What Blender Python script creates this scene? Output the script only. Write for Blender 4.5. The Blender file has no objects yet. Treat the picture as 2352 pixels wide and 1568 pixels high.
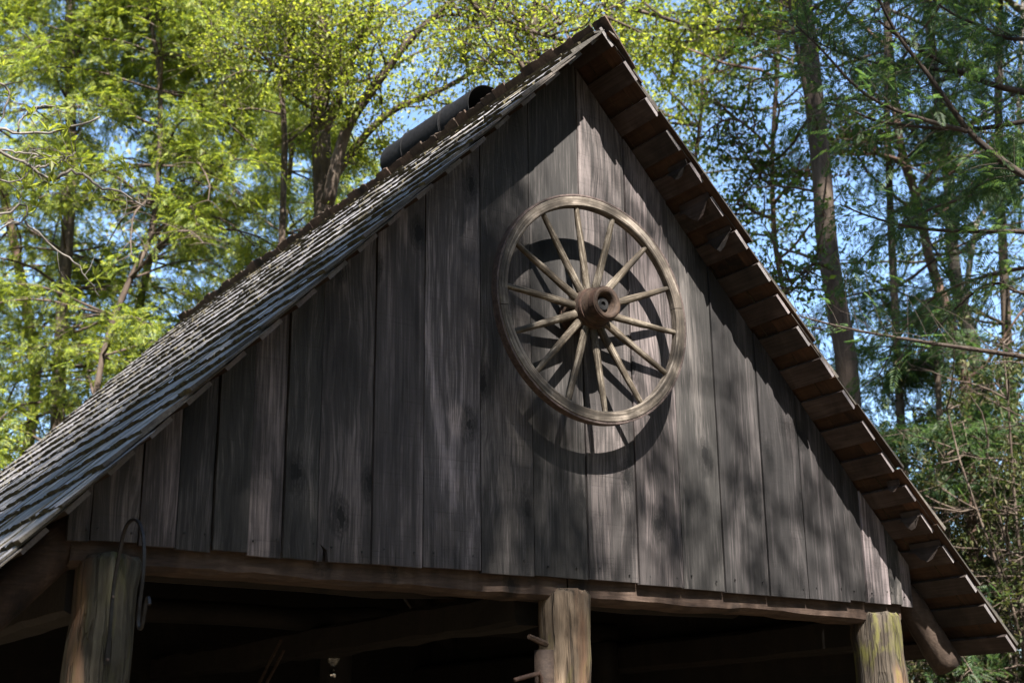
import bpy, math, random
import numpy as np
from mathutils import Vector, Matrix

rng = np.random.default_rng(11)
random.seed(11)
scene = bpy.context.scene
COL = scene.collection

# ------------------------------------------------------------------ camera
CAM = np.array([-4.1066, -5.4207, 1.5821])
YAW, PITCH, ROLL, FPX = 0.60246, 0.29894, -0.01172, 5094.12       # FPX: focal length in pixels of a 3840 wide frame
def _axes():
    cy, sy, cp, sp = math.cos(YAW), math.sin(YAW), math.cos(PITCH), math.sin(PITCH)
    f = np.array([sy * cp, cy * cp, sp]); r = np.array([cy, -sy, 0.0]); u = np.cross(r, f)
    c, s = math.cos(ROLL), math.sin(ROLL)
    return c * r + s * u, -s * r + c * u, f
RIGHT, UP, FWD = _axes()
cam_data = bpy.data.cameras.new("camera")
cam_data.sensor_width = 36.0
cam_data.lens = FPX / 3840 * 36
cam_data.clip_start = 0.1
cam_data.clip_end = 1000
cam_data.dof.use_dof = True
cam_data.dof.focus_distance = 7.1
cam_data.dof.aperture_fstop = 2.9
cam = bpy.data.objects.new("camera", cam_data)
COL.objects.link(cam)
cam.matrix_world = Matrix(((RIGHT[0], UP[0], -FWD[0], CAM[0]), (RIGHT[1], UP[1], -FWD[1], CAM[1]),
                           (RIGHT[2], UP[2], -FWD[2], CAM[2]), (0, 0, 0, 1)))
scene.camera = cam

# ------------------------------------------------------------------ sky, sun, exposure
SUN = np.array([-0.2976, -1.0, 1.0938]); SUN /= np.linalg.norm(SUN)      # towards the sun
world = bpy.data.worlds.new("World"); scene.world = world; world.use_nodes = True
wn = world.node_tree; bg = wn.nodes["Background"]
sky = wn.nodes.new("ShaderNodeTexSky"); sky.sky_type = 'NISHITA'; sky.sun_disc = False
sky.sun_elevation = math.asin(SUN[2])
sky.sun_rotation = math.atan2(SUN[0], SUN[1])
sky.air_density = 1.0; sky.dust_density = 0.6; sky.ozone_density = 3.0
wn.links.new(sky.outputs[0], bg.inputs[0]); bg.inputs[1].default_value = 0.066
sd = bpy.data.lights.new("sun", 'SUN'); sd.energy = 5.0; sd.angle = math.radians(0.5); sd.color = (1.0, 0.94, 0.87)
sun = bpy.data.objects.new("sun", sd); COL.objects.link(sun)
sun.rotation_euler = Vector(SUN).to_track_quat('Z', 'Y').to_euler()
scene.view_settings.view_transform = 'Standard'
scene.view_settings.look = 'None'
scene.view_settings.gamma = 1
scene.view_settings.use_curve_mapping = False
scene.view_settings.exposure = 2.55
scene.cycles.use_denoising = True
scene.cycles.max_bounces = 6
scene.cycles.diffuse_bounces = 3
scene.cycles.sample_clamp_indirect = 4.0

# ------------------------------------------------------------------ helpers
def at(x, y, d):
    """point of the place seen at (x, y) of a 2352 x 1568 view, d metres from the lens"""
    v = FWD * (FPX * 2352 / 3840) + RIGHT * (x - 1176) - UP * (y - 784)
    return CAM + v / np.linalg.norm(v) * d

def link(o, parent=None, **props):
    COL.objects.link(o)
    if parent is not None:
        o.parent = parent
    for k, v in props.items():
        o[k] = v
    return o

def empty(name, loc=(0, 0, 0), parent=None, **props):
    o = bpy.data.objects.new(name, None); o.location = loc; o.empty_display_size = 0.2
    return link(o, parent, **props)

class MB:
    """collects geometry for one mesh"""
    def __init__(self): self.v = []; self.f = []; self.m = []; self.n = 0
    def add(self, V, F, m=0):
        V = np.asarray(V, float); self.v.append(V)
        for i, f in enumerate(F):
            self.f.append(tuple(int(a) + self.n for a in f)); self.m.append(m if np.isscalar(m) else m[i])
        self.n += len(V); return self
    def box(self, lo, hi, m=0):
        x0, y0, z0 = lo; x1, y1, z1 = hi
        V = [(x0,y0,z0),(x1,y0,z0),(x1,y1,z0),(x0,y1,z0),(x0,y0,z1),(x1,y0,z1),(x1,y1,z1),(x0,y1,z1)]
        return self.add(V, [(0,3,2,1),(4,5,6,7),(0,1,5,4),(1,2,6,5),(2,3,7,6),(3,0,4,7)], m)
    def tube(self, pts, rad, seg=8, jit=0.0, caps=True, flat=None, m=0):
        pts = np.asarray(pts, float); n = len(pts); rad = np.broadcast_to(rad, n)
        T = np.gradient(pts, axis=0); T /= np.linalg.norm(T, axis=1)[:, None] + 1e-12
        a = np.array([0, 0, 1.0]) if abs(T[0, 2]) < 0.9 else np.array([1.0, 0, 0])
        N = np.cross(T[0], a); N /= np.linalg.norm(N); V = []
        ang = np.linspace(0, 2 * np.pi, seg, endpoint=False)
        for i in range(n):
            N = N - T[i] * (N @ T[i]); N /= np.linalg.norm(N); B = np.cross(T[i], N)
            r = rad[i] * (1 + jit * rng.standard_normal(seg)) if jit else np.full(seg, rad[i])
            k = 1.0 if flat is None else flat
            V.append(pts[i] + (np.cos(ang) * r)[:, None] * N + (np.sin(ang) * r * k)[:, None] * B)
        V = np.concatenate(V); F = []
        for i in range(n - 1):
            for j in range(seg):
                a0, a1 = i * seg + j, i * seg + (j + 1) % seg
                F.append((a0, a1, a1 + seg, a0 + seg))
        if caps:
            F.append(tuple(range(seg - 1, -1, -1))); F.append(tuple((n - 1) * seg + j for j in range(seg)))
        return self.add(V, F, m)
    def lathe(self, prof, c, axis, seg=32, m=0):
        """prof: list of (distance along axis, radius)"""
        axis = np.asarray(axis, float); axis /= np.linalg.norm(axis)
        a = np.array([0, 0, 1.0]) if abs(axis[2]) < .9 else np.array([1.0, 0, 0])
        N = np.cross(axis, a); N /= np.linalg.norm(N); B = np.cross(axis, N)
        ang = np.linspace(0, 2 * np.pi, seg, endpoint=False)
        V = np.concatenate([np.asarray(c) + axis * t + r * (np.cos(ang)[:, None] * N + np.sin(ang)[:, None] * B) for t, r in prof])
        F = [(i*seg+j, i*seg+(j+1) % seg, (i+1)*seg+(j+1) % seg, (i+1)*seg+j) for i in range(len(prof)-1) for j in range(seg)]
        return self.add(V, F, m)
    def mesh(self, name, mats, smooth=False):
        me = bpy.data.meshes.new(name)
        V = np.concatenate(self.v)
        me.from_pydata(V.tolist(), [], self.f)
        for mt in (mats if isinstance(mats, (list, tuple)) else [mats]): me.materials.append(mt)
        if any(self.m): me.polygons.foreach_set("material_index", self.m)
        if smooth: me.polygons.foreach_set("use_smooth", [True] * len(me.polygons))
        me.update(); return me
    def build(self, name, mats, parent=None, smooth=False, **props):
        return link(bpy.data.objects.new(name, self.mesh(name, mats, smooth)), parent, **props)

def tri_mesh(name, V, T, mat, parent=None, **props):
    """fast mesh from triangle arrays"""
    me = bpy.data.meshes.new(name)
    me.vertices.add(len(V)); me.vertices.foreach_set("co", V.astype(np.float32).ravel())
    me.loops.add(T.size); me.loops.foreach_set("vertex_index", T.astype(np.int32).ravel())
    me.polygons.add(len(T))
    me.polygons.foreach_set("loop_start", np.arange(0, T.size, 3, dtype=np.int32))
    me.update(calc_edges=True); me.materials.append(mat)
    return link(bpy.data.objects.new(name, me), parent, **props)

# ------------------------------------------------------------------ materials
class NT:
    def __init__(self, name):
        self.mat = bpy.data.materials.new(name); self.mat.use_nodes = True
        self.t = self.mat.node_tree; self.n = self.t.nodes; self.bsdf = self.n["Principled BSDF"]
        self.bsdf.inputs["Specular IOR Level"].default_value = 0.25
    def node(self, typ, **kw):
        n = self.n.new(typ)
        for k, v in kw.items(): setattr(n, k, v)
        return n
    def L(self, a, b): self.t.links.new(a, b)
    def coords(self, scale=(1, 1, 1), rand=7.0, out="Object"):
        tc = self.node("ShaderNodeTexCoord"); mp = self.node("ShaderNodeMapping")
        oi = self.node("ShaderNodeObjectInfo")
        ad = self.node("ShaderNodeVectorMath", operation='MULTIPLY_ADD')
        cx = self.node("ShaderNodeCombineXYZ")
        self.L(oi.outputs["Random"], cx.inputs[0]); self.L(oi.outputs["Random"], cx.inputs[1]); self.L(oi.outputs["Random"], cx.inputs[2])
        self.L(cx.outputs[0], ad.inputs[0]); ad.inputs[1].default_value = (rand, rand * 1.7, rand * 2.3)
        self.L(tc.outputs[out], ad.inputs[2]); self.L(ad.outputs[0], mp.inputs[0]); mp.inputs[3].default_value = scale
        return mp.outputs[0], oi.outputs["Random"]
    def noise(self, vec, scale=1.0, detail=6, rough=.6, dist=0.0):
        n = self.node("ShaderNodeTexNoise"); self.L(vec, n.inputs["Vector"])
        n.inputs["Scale"].default_value = scale; n.inputs["Detail"].default_value = detail
        n.inputs["Roughness"].default_value = rough; n.inputs["Distortion"].default_value = dist
        return n.outputs["Fac"]
    def ramp(self, fac, stops):
        r = self.node("ShaderNodeValToRGB"); e = r.color_ramp.elements
        while len(e) < len(stops): e.new(0.5)
        for i, (p, c) in enumerate(stops):
            e[i].position = p; e[i].color = (*c, 1) if len(c) == 3 else c
        self.L(fac, r.inputs[0]); return r.outputs[0]
    def mix(self, fac, a, b, blend='MIX'):
        m = self.node("ShaderNodeMix", data_type='RGBA', blend_type=blend)
        for s, i in ((fac, 0), (a, 6), (b, 7)):
            if hasattr(s, "links"): self.L(s, m.inputs[i])
            else: m.inputs[i].default_value = s if i == 0 or len(s) == 4 else (*s, 1)
        return m.outputs[2]
    def math(self, op, a, b=0.0, clamp=False):
        m = self.node("ShaderNodeMath", operation=op, use_clamp=clamp)
        for s, i in ((a, 0), (b, 1)):
            if hasattr(s, "links"): self.L(s, m.inputs[i])
            else: m.inputs[i].default_value = s
        return m.outputs[0]
    def done(self, col, rough=0.85, bump=None, strength=0.4, dist=0.004):
        if hasattr(col, "links"): self.L(col, self.bsdf.inputs["Base Color"])
        else: self.bsdf.inputs["Base Color"].default_value = (*col, 1)
        self.bsdf.inputs["Roughness"].default_value = rough
        if bump is not None:
            b = self.node("ShaderNodeBump"); b.inputs["Strength"].default_value = strength; b.inputs["Distance"].default_value = dist
            self.L(bump, b.inputs["Height"]); self.L(b.outputs[0], self.bsdf.inputs["Normal"])
        return self.mat

def board_material(name, c_dark, c_mid, c_light, scale=(70, 70, 1.6), saw=True, var=0.35):
    t = NT(name); v, r = t.coords(scale)
    if saw:
        vw, _ = t.coords((4, 4, 1.1)); wn_ = t.noise(vw, 1.0, 3, .5)
        amp = t.math('MULTIPLY', t.math('SUBTRACT', wn_, .5), t.math('MULTIPLY', t.math('FRACT', t.math('MULTIPLY', r, 5.3)), 22.0))
        cw = t.node("ShaderNodeCombineXYZ"); t.L(amp, cw.inputs[0]); va = t.node("ShaderNodeVectorMath", operation='ADD'); t.L(v, va.inputs[0]); t.L(cw.outputs[0], va.inputs[1])
        vs = t.node("ShaderNodeVectorMath", operation='SCALE'); t.L(va.outputs[0], vs.inputs[0]); t.L(t.math('ADD', .45, t.math('FRACT', t.math('MULTIPLY', r, 9.7))), vs.inputs["Scale"]); v = vs.outputs[0]
    grain = t.noise(v, 1.0, 8, .68, .6)
    v2, _ = t.coords((5, 5, .9)); blot = t.noise(v2, 1.0, 5, .6, .8)
    v4, _ = t.coords((26, 26, 9)); fleck = t.noise(v4, 1.0, 4, .7)
    col = t.ramp(t.math('ADD', t.math('MULTIPLY', grain, .47), t.math('MULTIPLY', blot, .53)),
                 [(.34, c_dark), (.5, c_mid), (.67, c_light)])
    # dark knots
    v3, _ = t.coords((2.1, 2.1, 1.05)); vo = t.node("ShaderNodeTexVoronoi", voronoi_dimensions="2D"); sx = t.node("ShaderNodeSeparateXYZ"); cxz = t.node("ShaderNodeCombineXYZ"); t.L(v3, sx.inputs[0]); t.L(sx.outputs[0], cxz.inputs[0]); t.L(sx.outputs[2], cxz.inputs[1]); t.L(cxz.outputs[0], vo.inputs["Vector"]); vo.inputs["Scale"].default_value = 1.0
    kd = t.math('ADD', vo.outputs["Distance"], t.math('MULTIPLY', t.math('SUBTRACT', fleck, .5), .2))
    knot = t.ramp(kd, [(.035, (.95, .95, .95)), (.05, (.4, .4, .4)), (.06, (.8, .8, .8)), (.075, (.35, .35, .35)), (.085, (.6, .6, .6)), (.125, (0, 0, 0))])
    col = t.mix(knot, col, [c * .35 for c in c_dark])
    tone = t.ramp(t.math('FRACT', t.math('MULTIPLY', r, 3.7)), [(0, (1 - var,) * 3), (.3, (1 - var * .4, 1 - var * .35, 1 - var * .45)), (.6, (1.05, .98, .97)), (1, (1 + var, 1 + var * .95, 1 + var * .97))])
    col = t.mix(1.0, col, tone, 'MULTIPLY')
    h = grain
    if saw:
        v5, _ = t.coords((2.5, 2.5, 150)); s = t.noise(v5, 1.0, 4, .7, .25)
        on = t.math('GREATER_THAN', t.math('FRACT', t.math('MULTIPLY', r, 7.31)), .45)
        sl = t.math('MULTIPLY', t.ramp(s, [(.34, (1, 1, 1)), (.45, (0, 0, 0))]), t.math('MULTIPLY', on, .22))
        col = t.mix(sl, col, [c * .5 for c in c_dark])
        h = t.math('SUBTRACT', grain, sl)
        # rain and rust streaks above the nail line at the foot of the boards
        tc = t.node("ShaderNodeTexCoord"); sz = t.node("ShaderNodeSeparateXYZ"); t.L(tc.outputs["Object"], sz.inputs[0])
        v6, _ = t.coords((34, 34, 1.2)); st = t.ramp(t.noise(v6, 1.0, 3, .5), [(.56, (0, 0, 0)), (.66, (1, 1, 1))])
        foot = t.math('SUBTRACT', 1.0, t.math('DIVIDE', t.math('SUBTRACT', sz.outputs[2], 2.45), .20), True)
        col = t.mix(t.math('MULTIPLY', t.math('MULTIPLY', st, foot), .75), col, [c * .45 for c in c_dark])
    return t.done(col, .82, h, .55, .006)

M = {}
M['board'] = board_material("weathered_board", (.0085, .0078, .0077), (.032, .0288, .0285), (.15, .130, .129), scale=(110, 110, 3.2), var=.62)
M['lath'] = board_material("rough_lath", (.009, .0066, .0055), (.024, .0172, .0142), (.05, .038, .033), scale=(60, 2.0, 60), saw=False, var=.3)
M['lath_end'] = board_material("sawn_end_grain", (.045, .041, .041), (.09, .082, .082), (.15, .138, .138), scale=(90, 30, 90), saw=False, var=.15)
M['log'] = board_material("hewn_log", (.009, .0054, .0037), (.026, .0165, .0115), (.058, .041, .030), scale=(9, 60, 60), saw=False, var=.15)
M['dark'] = board_material("shade_dark_timber", (.003, .0024, .0018), (.006, .0048, .0036), (.012, .009, .0066), scale=(12, 30, 30), saw=False, var=.3)  # inner timbers near black: the shade inside the barn is put into the colour

def post_material(name, moss, var):
    t = NT(name); v, r = t.coords((40, 40, 2.6)); g = t.noise(v, 1.0, 8, .66, .5)
    v2, _ = t.coords((9, 9, 2.2)); b = t.noise(v2, 1.0, 5, .62, .7)
    v3, _ = t.coords((6, 6, 2.4), rand=19); ms = t.noise(v3, 1.0, 5, .65, .4)
    col = t.ramp(t.math('ADD', t.math('MULTIPLY', g, .5), t.math('MULTIPLY', b, .5)),
                 [(.33, (.008, .006, .004)), (.46, (.030, .023, .016)), (.58, (.064, .052, .039)), (.70, (.13, .11, .085))])
    if var: col = t.mix(1.0, col, (.75, .84, .82) if var == 1 else (1.7, 1.55, 1.4), 'MULTIPLY')
    rust = t.ramp(t.noise(v2, .7, 4, .5), [(.55, (0, 0, 0)), (.66, (.7, .7, .7))])
    col = t.mix(rust, col, (.11, .062, .036))
    v7, _ = t.coords((15, 15, .55)); ck = t.ramp(t.noise(v7, 1.0, 3, .55, .3), [(.455, (0, 0, 0)), (.475, (1, 1, 1)), (.49, (1, 1, 1)), (.51, (0, 0, 0))])
    col = t.mix(t.math('MULTIPLY', ck, .55), col, (.008, .006, .004))
    mm = t.ramp(ms, [(.52 - moss * .03, (0, 0, 0)), (.68 - moss * .03, (.75,) * 3)])
    col = t.mix(t.math('MULTIPLY', mm, moss), col, (.115, .115, .018))
    return t.done(col, .85, t.math('SUBTRACT', t.math('ADD', g, b), t.math('MULTIPLY', ck, 1.2)), .8, .012)
M['post_plain'] = post_material("debarked_post", .3, 1)
M['post_mid'] = post_material("sunlit_weathered_post", .5, 2)  # middle post: colour raised to stand in for sunlight on it
M['post_moss'] = post_material("mossy_post", 1.0, 0)

def shingle_top():
    t = NT("silver_shingle"); v, r = t.coords((70, 2.5, 70)); g = t.noise(v, 1.0, 7, .66, .3)
    v2, _ = t.coords((7, 4, 7)); b = t.noise(v2, 1.0, 5, .6, .4)
    col = t.ramp(t.math('ADD', t.math('MULTIPLY', g, .6), t.math('MULTIPLY', b, .4)),
                 [(.33, (.030, .028, .026)), (.5, (.125, .122, .127)), (.69, (.27, .267, .275))])
    v3, _ = t.coords((3.2, 3.2, 3.2), rand=0.0); ms = t.ramp(t.noise(v3, 1.0, 6, .7), [(.55, (0, 0, 0)), (.68, (.8, .8, .8))]); col = t.mix(ms, col, (.055, .05, .028))
    tone = t.ramp(r, [(0, (.55, .53, .52)), (.45, (.95, .94, .95)), (.8, (1.12, 1.12, 1.14)), (1, (1.4, 1.3, 1.2))])
    col = t.mix(1.0, col, tone, 'MULTIPLY')
    return t.done(col, .7, g, .5, .004)
M['sh_top'] = shingle_top()
def shingle_butt():
    t = NT("mossy_butt"); v, r = t.coords((40, 40, 40)); g = t.noise(v, 1.0, 6, .7)
    col = t.ramp(g, [(.3, (.018, .015, .010)), (.5, (.045, .038, .022)), (.66, (.085, .075, .035)), (.8, (.12, .10, .07))])
    return t.done(col, .95, g, 1.0, .012)
M['sh_butt'] = shingle_butt()
M['sh_under'] = board_material("shingle_underside", (.013, .006, .003), (.036, .018, .0095), (.07, .036, .019), scale=(50, 3, 50), saw=False, var=.4)
M['sh_side'] = board_material("shingle_edge", (.014, .012, .010), (.042, .037, .031), (.09, .081, .068), scale=(2, 60, 60), saw=False, var=.35)
M['ridge'] = board_material("ridge_shingle_wood", (.018, .012, .009), (.045, .03, .022), (.085, .062, .046), scale=(50, 50, 3), saw=False, var=.35)

def wheel_wood(name, dark, mid, light, kr=150, ka=3.0, ky=150):
    t = NT(name); tc = t.node("ShaderNodeTexCoord"); sp_ = t.node("ShaderNodeSeparateXYZ"); t.L(tc.outputs["Object"], sp_.inputs[0])
    x, y, z_ = sp_.outputs; r = t.math('SQRT', t.math('ADD', t.math('MULTIPLY', x, x), t.math('MULTIPLY', z_, z_))); a = t.math('ARCTAN2', z_, x)
    cb = t.node("ShaderNodeCombineXYZ"); t.L(t.math('MULTIPLY', r, kr), cb.inputs[0]); t.L(t.math('MULTIPLY', a, ka), cb.inputs[1]); t.L(t.math('MULTIPLY', y, ky), cb.inputs[2])
    n1 = t.noise(cb.outputs[0], .55, 7, .7, .5); v2, _ = t.coords((9, 9, 9)); b = t.noise(v2, 1, 5, .6)
    col = t.ramp(t.math('ADD', t.math('MULTIPLY', n1, .6), t.math('MULTIPLY', b, .4)), [(.36, dark), (.5, mid), (.63, light)])
    return t.done(col, .8, n1, .8, .004)
M['felloe'] = wheel_wood("felloe_wood", (.010, .0078, .0058), (.056, .0455, .035), (.19, .162, .134))
M['spoke'] = wheel_wood("spoke_wood", (.008, .006, .0035), (.038, .029, .019), (.18, .155, .122), 5, 70, 150)
M['hub'] = wheel_wood("hub_wood", (.008, .0045, .003), (.026, .0155, .0098), (.062, .040, .027))
def iron(name, c, r=.6, metal=.6):
    t = NT(name); v, _ = t.coords((40, 40, 40)); g = t.noise(v, 1, 5, .6)
    t.bsdf.inputs["Metallic"].default_value = metal
    return t.done(t.ramp(g, [(.35, [x * .6 for x in c]), (.65, [x * 1.5 for x in c])]), r, g, .25, .002)
M['iron'] = iron("black_iron", (.010, .0095, .0095), .55, .2)
M['rust'] = iron("rusty_iron", (.030, .017, .012), .8, .2)
M['tyre'] = iron("tyre_iron", (.06, .045, .04), .7, .4)
M['pipe'] = iron("dark_sheet_metal", (.0075, .0075, .008), .8, .0)
M['pipe'].node_tree.nodes['Principled BSDF'].inputs['Specular IOR Level'].default_value = .08
M['dull'] = iron("soot_black", (.01, .01, .01), .9, 0.0)
g_ = NT("lamp_glass"); g_.bsdf.inputs["Transmission Weight"].default_value = .9; g_.bsdf.inputs["IOR"].default_value = 1.45
M['glass'] = g_.done((.9, .9, .85), .05)
M['shiny'] = iron("polished_metal", (.55, .55, .55), .15, 1.0)

def bark(name, c0, c1, c2, scale=(14, 14, 3)):
    t = NT(name); v, _ = t.coords(scale); g = t.noise(v, 1, 7, .7, .6); v2, _ = t.coords((2.2, 2.2, 1.6)); b = t.noise(v2, 1, 4, .6)
    col = t.ramp(t.math('ADD', t.math('MULTIPLY', g, .6), t.math('MULTIPLY', b, .4)), [(.34, c0), (.5, c1), (.68, c2)])
    return t.done(col, .9, g, .8, .02)
M['bark'] = bark("brown_bark", (.02, .014, .01), (.055, .04, .03), (.12, .095, .074))
M['bough'] = bark('shaded_bough_bark', (.010, .007, .005), (.028, .02, .015), (.06, .047, .037))  # brown bark darkened so the right boughs look shaded
M['bark_grey'] = bark("grey_bark", (.022, .018, .014), (.06, .052, .042), (.135, .12, .10))
M['bark_red'] = bark("reddish_bark", (.028, .017, .013), (.085, .052, .038), (.17, .11, .085))
M['bark_pale'] = bark("pale_bark", (.04, .035, .029), (.11, .098, .084), (.22, .20, .175))

def leaf(name, cols, trans=.5, gloss=.25, rough=.45):
    t = NT(name); ge = t.node("ShaderNodeNewGeometry")
    n = len(cols); c = t.ramp(ge.outputs["Random Per Island"], [(i / max(1, n - 1), cols[i]) for i in range(n)])
    t.L(c, t.bsdf.inputs["Base Color"]); t.bsdf.inputs["Roughness"].default_value = rough
    t.bsdf.inputs["Specular IOR Level"].default_value = gloss
    tr = t.node("ShaderNodeBsdfTranslucent"); ms = t.node("ShaderNodeMixShader"); ms.inputs[0].default_value = trans
    bright = t.mix(1.0, c, (2.0, 2.0, 1.2), 'MULTIPLY'); t.L(bright, tr.inputs[0])
    t.L(t.bsdf.outputs[0], ms.inputs[1]); t.L(tr.outputs[0], ms.inputs[2])
    t.L(ms.outputs[0], t.n["Material Output"].inputs[0]); return t.mat
M['hemlock'] = leaf("hemlock_needles", [(.05, .08, .02), (.095, .13, .024), (.15, .18, .024), (.22, .235, .026)], .45)
M['hemlock_shade'] = leaf("shaded_hemlock_needles", [(.017, .04, .018), (.034, .064, .022), (.06, .092, .026)], .5)  # shaded copy of the needles: shade on the right trees is in the colour
M['spring'] = leaf("spring_leaves", [(.06, .085, .018), (.125, .145, .02), (.18, .19, .03), (.09, .12, .02), (.15, .165, .022)], .62)
M['green'] = leaf("green_leaves", [(.025, .05, .012), (.042, .074, .013), (.075, .11, .018)], .5)
M['laurel'] = leaf("laurel_leaves", [(.022, .032, .012), (.036, .048, .016), (.06, .07, .024), (.075, .062, .036)], .3, .15, .6)
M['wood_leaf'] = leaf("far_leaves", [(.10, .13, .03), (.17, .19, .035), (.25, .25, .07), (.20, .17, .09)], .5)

# ------------------------------------------------------------------ the ground
def ground_mat():
    t = NT("forest_floor"); v, _ = t.coords((3, 3, 3)); g = t.noise(v, 1, 8, .7); 
    return t.done(t.ramp(g, [(.3, (.03, .022, .014)), (.5, (.075, .055, .035)), (.7, (.13, .10, .06))]), .95, g, .6, .03)
gm = MB(); n = 60; xs = np.sinh(np.linspace(-4.2, 4.2, n)) * 9
X, Y = np.meshgrid(xs, xs); R2 = np.hypot(X, Y)
Z = np.where(R2 > 9, (np.sin(X * .21) * np.cos(Y * .17)) * .25 * np.clip((R2 - 9) / 8, 0, 1), 0)
Z += np.where((Y > 8), np.clip((Y - 8) * .05, 0, 2.5), 0)
V = np.stack([X.ravel(), Y.ravel(), Z.ravel()], 1)
gm.add(V, [(i*n+j, i*n+j+1, (i+1)*n+j+1, (i+1)*n+j) for i in range(n-1) for j in range(n-1)])
gm.build("ground", ground_mat(), kind="structure", label="brown forest floor under the barn and the trees")

# ------------------------------------------------------------------ the barn
AX, AZ, TH, S = 0.0247, 5.322, 0.8216, 0.2231
CO, SI = math.cos(TH), math.sin(TH); TAN = math.tan(TH)
Y0, Y1 = -0.324, 5.684
barn = empty("barn", (0, 0, 0), label="dark weathered plank barn with a steep shingle roof and open front", category="barn")
wall = empty("gable_wall", (0, 0, 0), barn)
roof = empty("roof", (0, 0, 0), barn)

# gable boards, from the left
edges = [-2.53, -2.437, -2.242, -2.086, -1.926, -1.765, -1.605, -1.438, -1.167, -.900, -.579, -.266, .063, .385, .688, .986, 1.310, 1.613, 1.949, 2.096, 2.29, 2.39, 2.49]
def ztop(x): return AZ - TAN * abs(x - AX) - .004
for i in range(len(edges) - 1):
    x0, x1 = edges[i] + random.uniform(.001, .003), edges[i + 1] - random.uniform(.003, .006)
    y = random.uniform(-.007, .006); tw = random.uniform(-.004, .004); th_ = .024
    zb = 2.434 + random.uniform(-.007, .007)
    bot = [(x0, zb), (x1, zb + random.uniform(-.004, .004))]
    if abs(x0 + 1.438) < .01:                              # the split at the foot of one board
        xs_ = x0 + .025
        bot = [(x0, zb - .003), (xs_, zb), (xs_ + .004, zb + .045), (xs_ - .012, zb + .075), (xs_ + .022, zb + .05), (xs_ + .03, zb), (x1, zb + .004)]
    top = [(x1, ztop(x1)), (x0, ztop(x0))]
    if x0 < AX < x1: top = [(x1, ztop(x1)), (AX, ztop(AX)), (x0, ztop(x0))]
    # long edges get a few points so that they are not ruler straight
    def side(a, b, n=5):
        t = np.linspace(0, 1, n)[1:-1]
        return [(a[0] + (b[0]-a[0])*q + random.uniform(-.0016, .0016), a[1] + (b[1]-a[1])*q) for q in t]
    poly = bot + side(bot[-1], top[0]) + top + side(top[-1], bot[0])
    k = len(poly); xm = (x0 + x1) / 2
    def yy(p): return y + tw * (p[0] - xm) / (x1 - x0) * 2
    Vb = [(p[0], yy(p) - th_ / 2, p[1]) for p in poly] + [(p[0], yy(p) + th_ / 2, p[1]) for p in poly]
    mb = MB(); mb.add(Vb, [tuple(range(k)), tuple(range(2*k-1, k-1, -1))] + [(j, k + j, k + (j+1) % k, (j+1) % k) for j in range(k)])
    mb.build("wall_board", M['board'], wall)

# square nail heads along the foot of the boards
nb = MB()
for i in range(len(edges) - 1):
    for q in (.2, .8):
        x = edges[i] + (edges[i+1] - edges[i]) * q + random.uniform(-.015, .015); z = 2.487 + random.uniform(-.012, .02)
        nb.box((x - .0028, -.0205, z - .0035), (x + .0028, -.0125, z + .0035))
nb.build("nail_row", M['iron'], wall, kind="stuff")

# laths: boards across the rafters
LW, LT = .128, .02
def slope_frame(side):
    u = np.array([side * CO, 0, -SI]); nrm = np.array([side * SI, 0, CO])
    return u, nrm
def lath(side, d1, first=False):
    u, nrm = slope_frame(side); w = LW + random.uniform(-.012, .008)
    ya, yb = Y0 + (.05 if side < 0 else 0) + random.uniform(-.012, .015), Y1 + random.uniform(-.05, .05)
    d0 = d1 - w; o = np.array([AX, 0, AZ]); ny = 6
    ysx = np.linspace(ya, yb, ny); V = []
    for i, yv in enumerate(ysx):
        w1 = random.uniform(-.004, .004); w0 = random.uniform(-.004, .004)
        for d, h in ((d0 + w0, 0), (d1 + w1, 0), (d1 + w1, LT), (d0 + w0, LT)):
            V.append(o + u * d + nrm * h + np.array([0, yv, 0]))
    F, m = [], []
    for i in range(ny - 1):
        for j in range(4):
            a, b = i*4 + j, i*4 + (j+1) % 4
            F.append((a, b, b + 4, a + 4) if side < 0 else (b, a, a + 4, b + 4)); m.append(0)
    F.append((0, 1, 2, 3) if side > 0 else (3, 2, 1, 0)); m.append(1)
    e = (ny - 1) * 4; F.append((e + 3, e + 2, e + 1, e)); m.append(0)
    mb = MB(); mb.add(V, F, m); mb.build("lath", [M['lath'], M['lath_end']], roof)
for k in range(0, 22): lath(-1, -.0524 + S * k + LW)
for k in range(0, 20): lath(1, .0758 + S * k)

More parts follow.
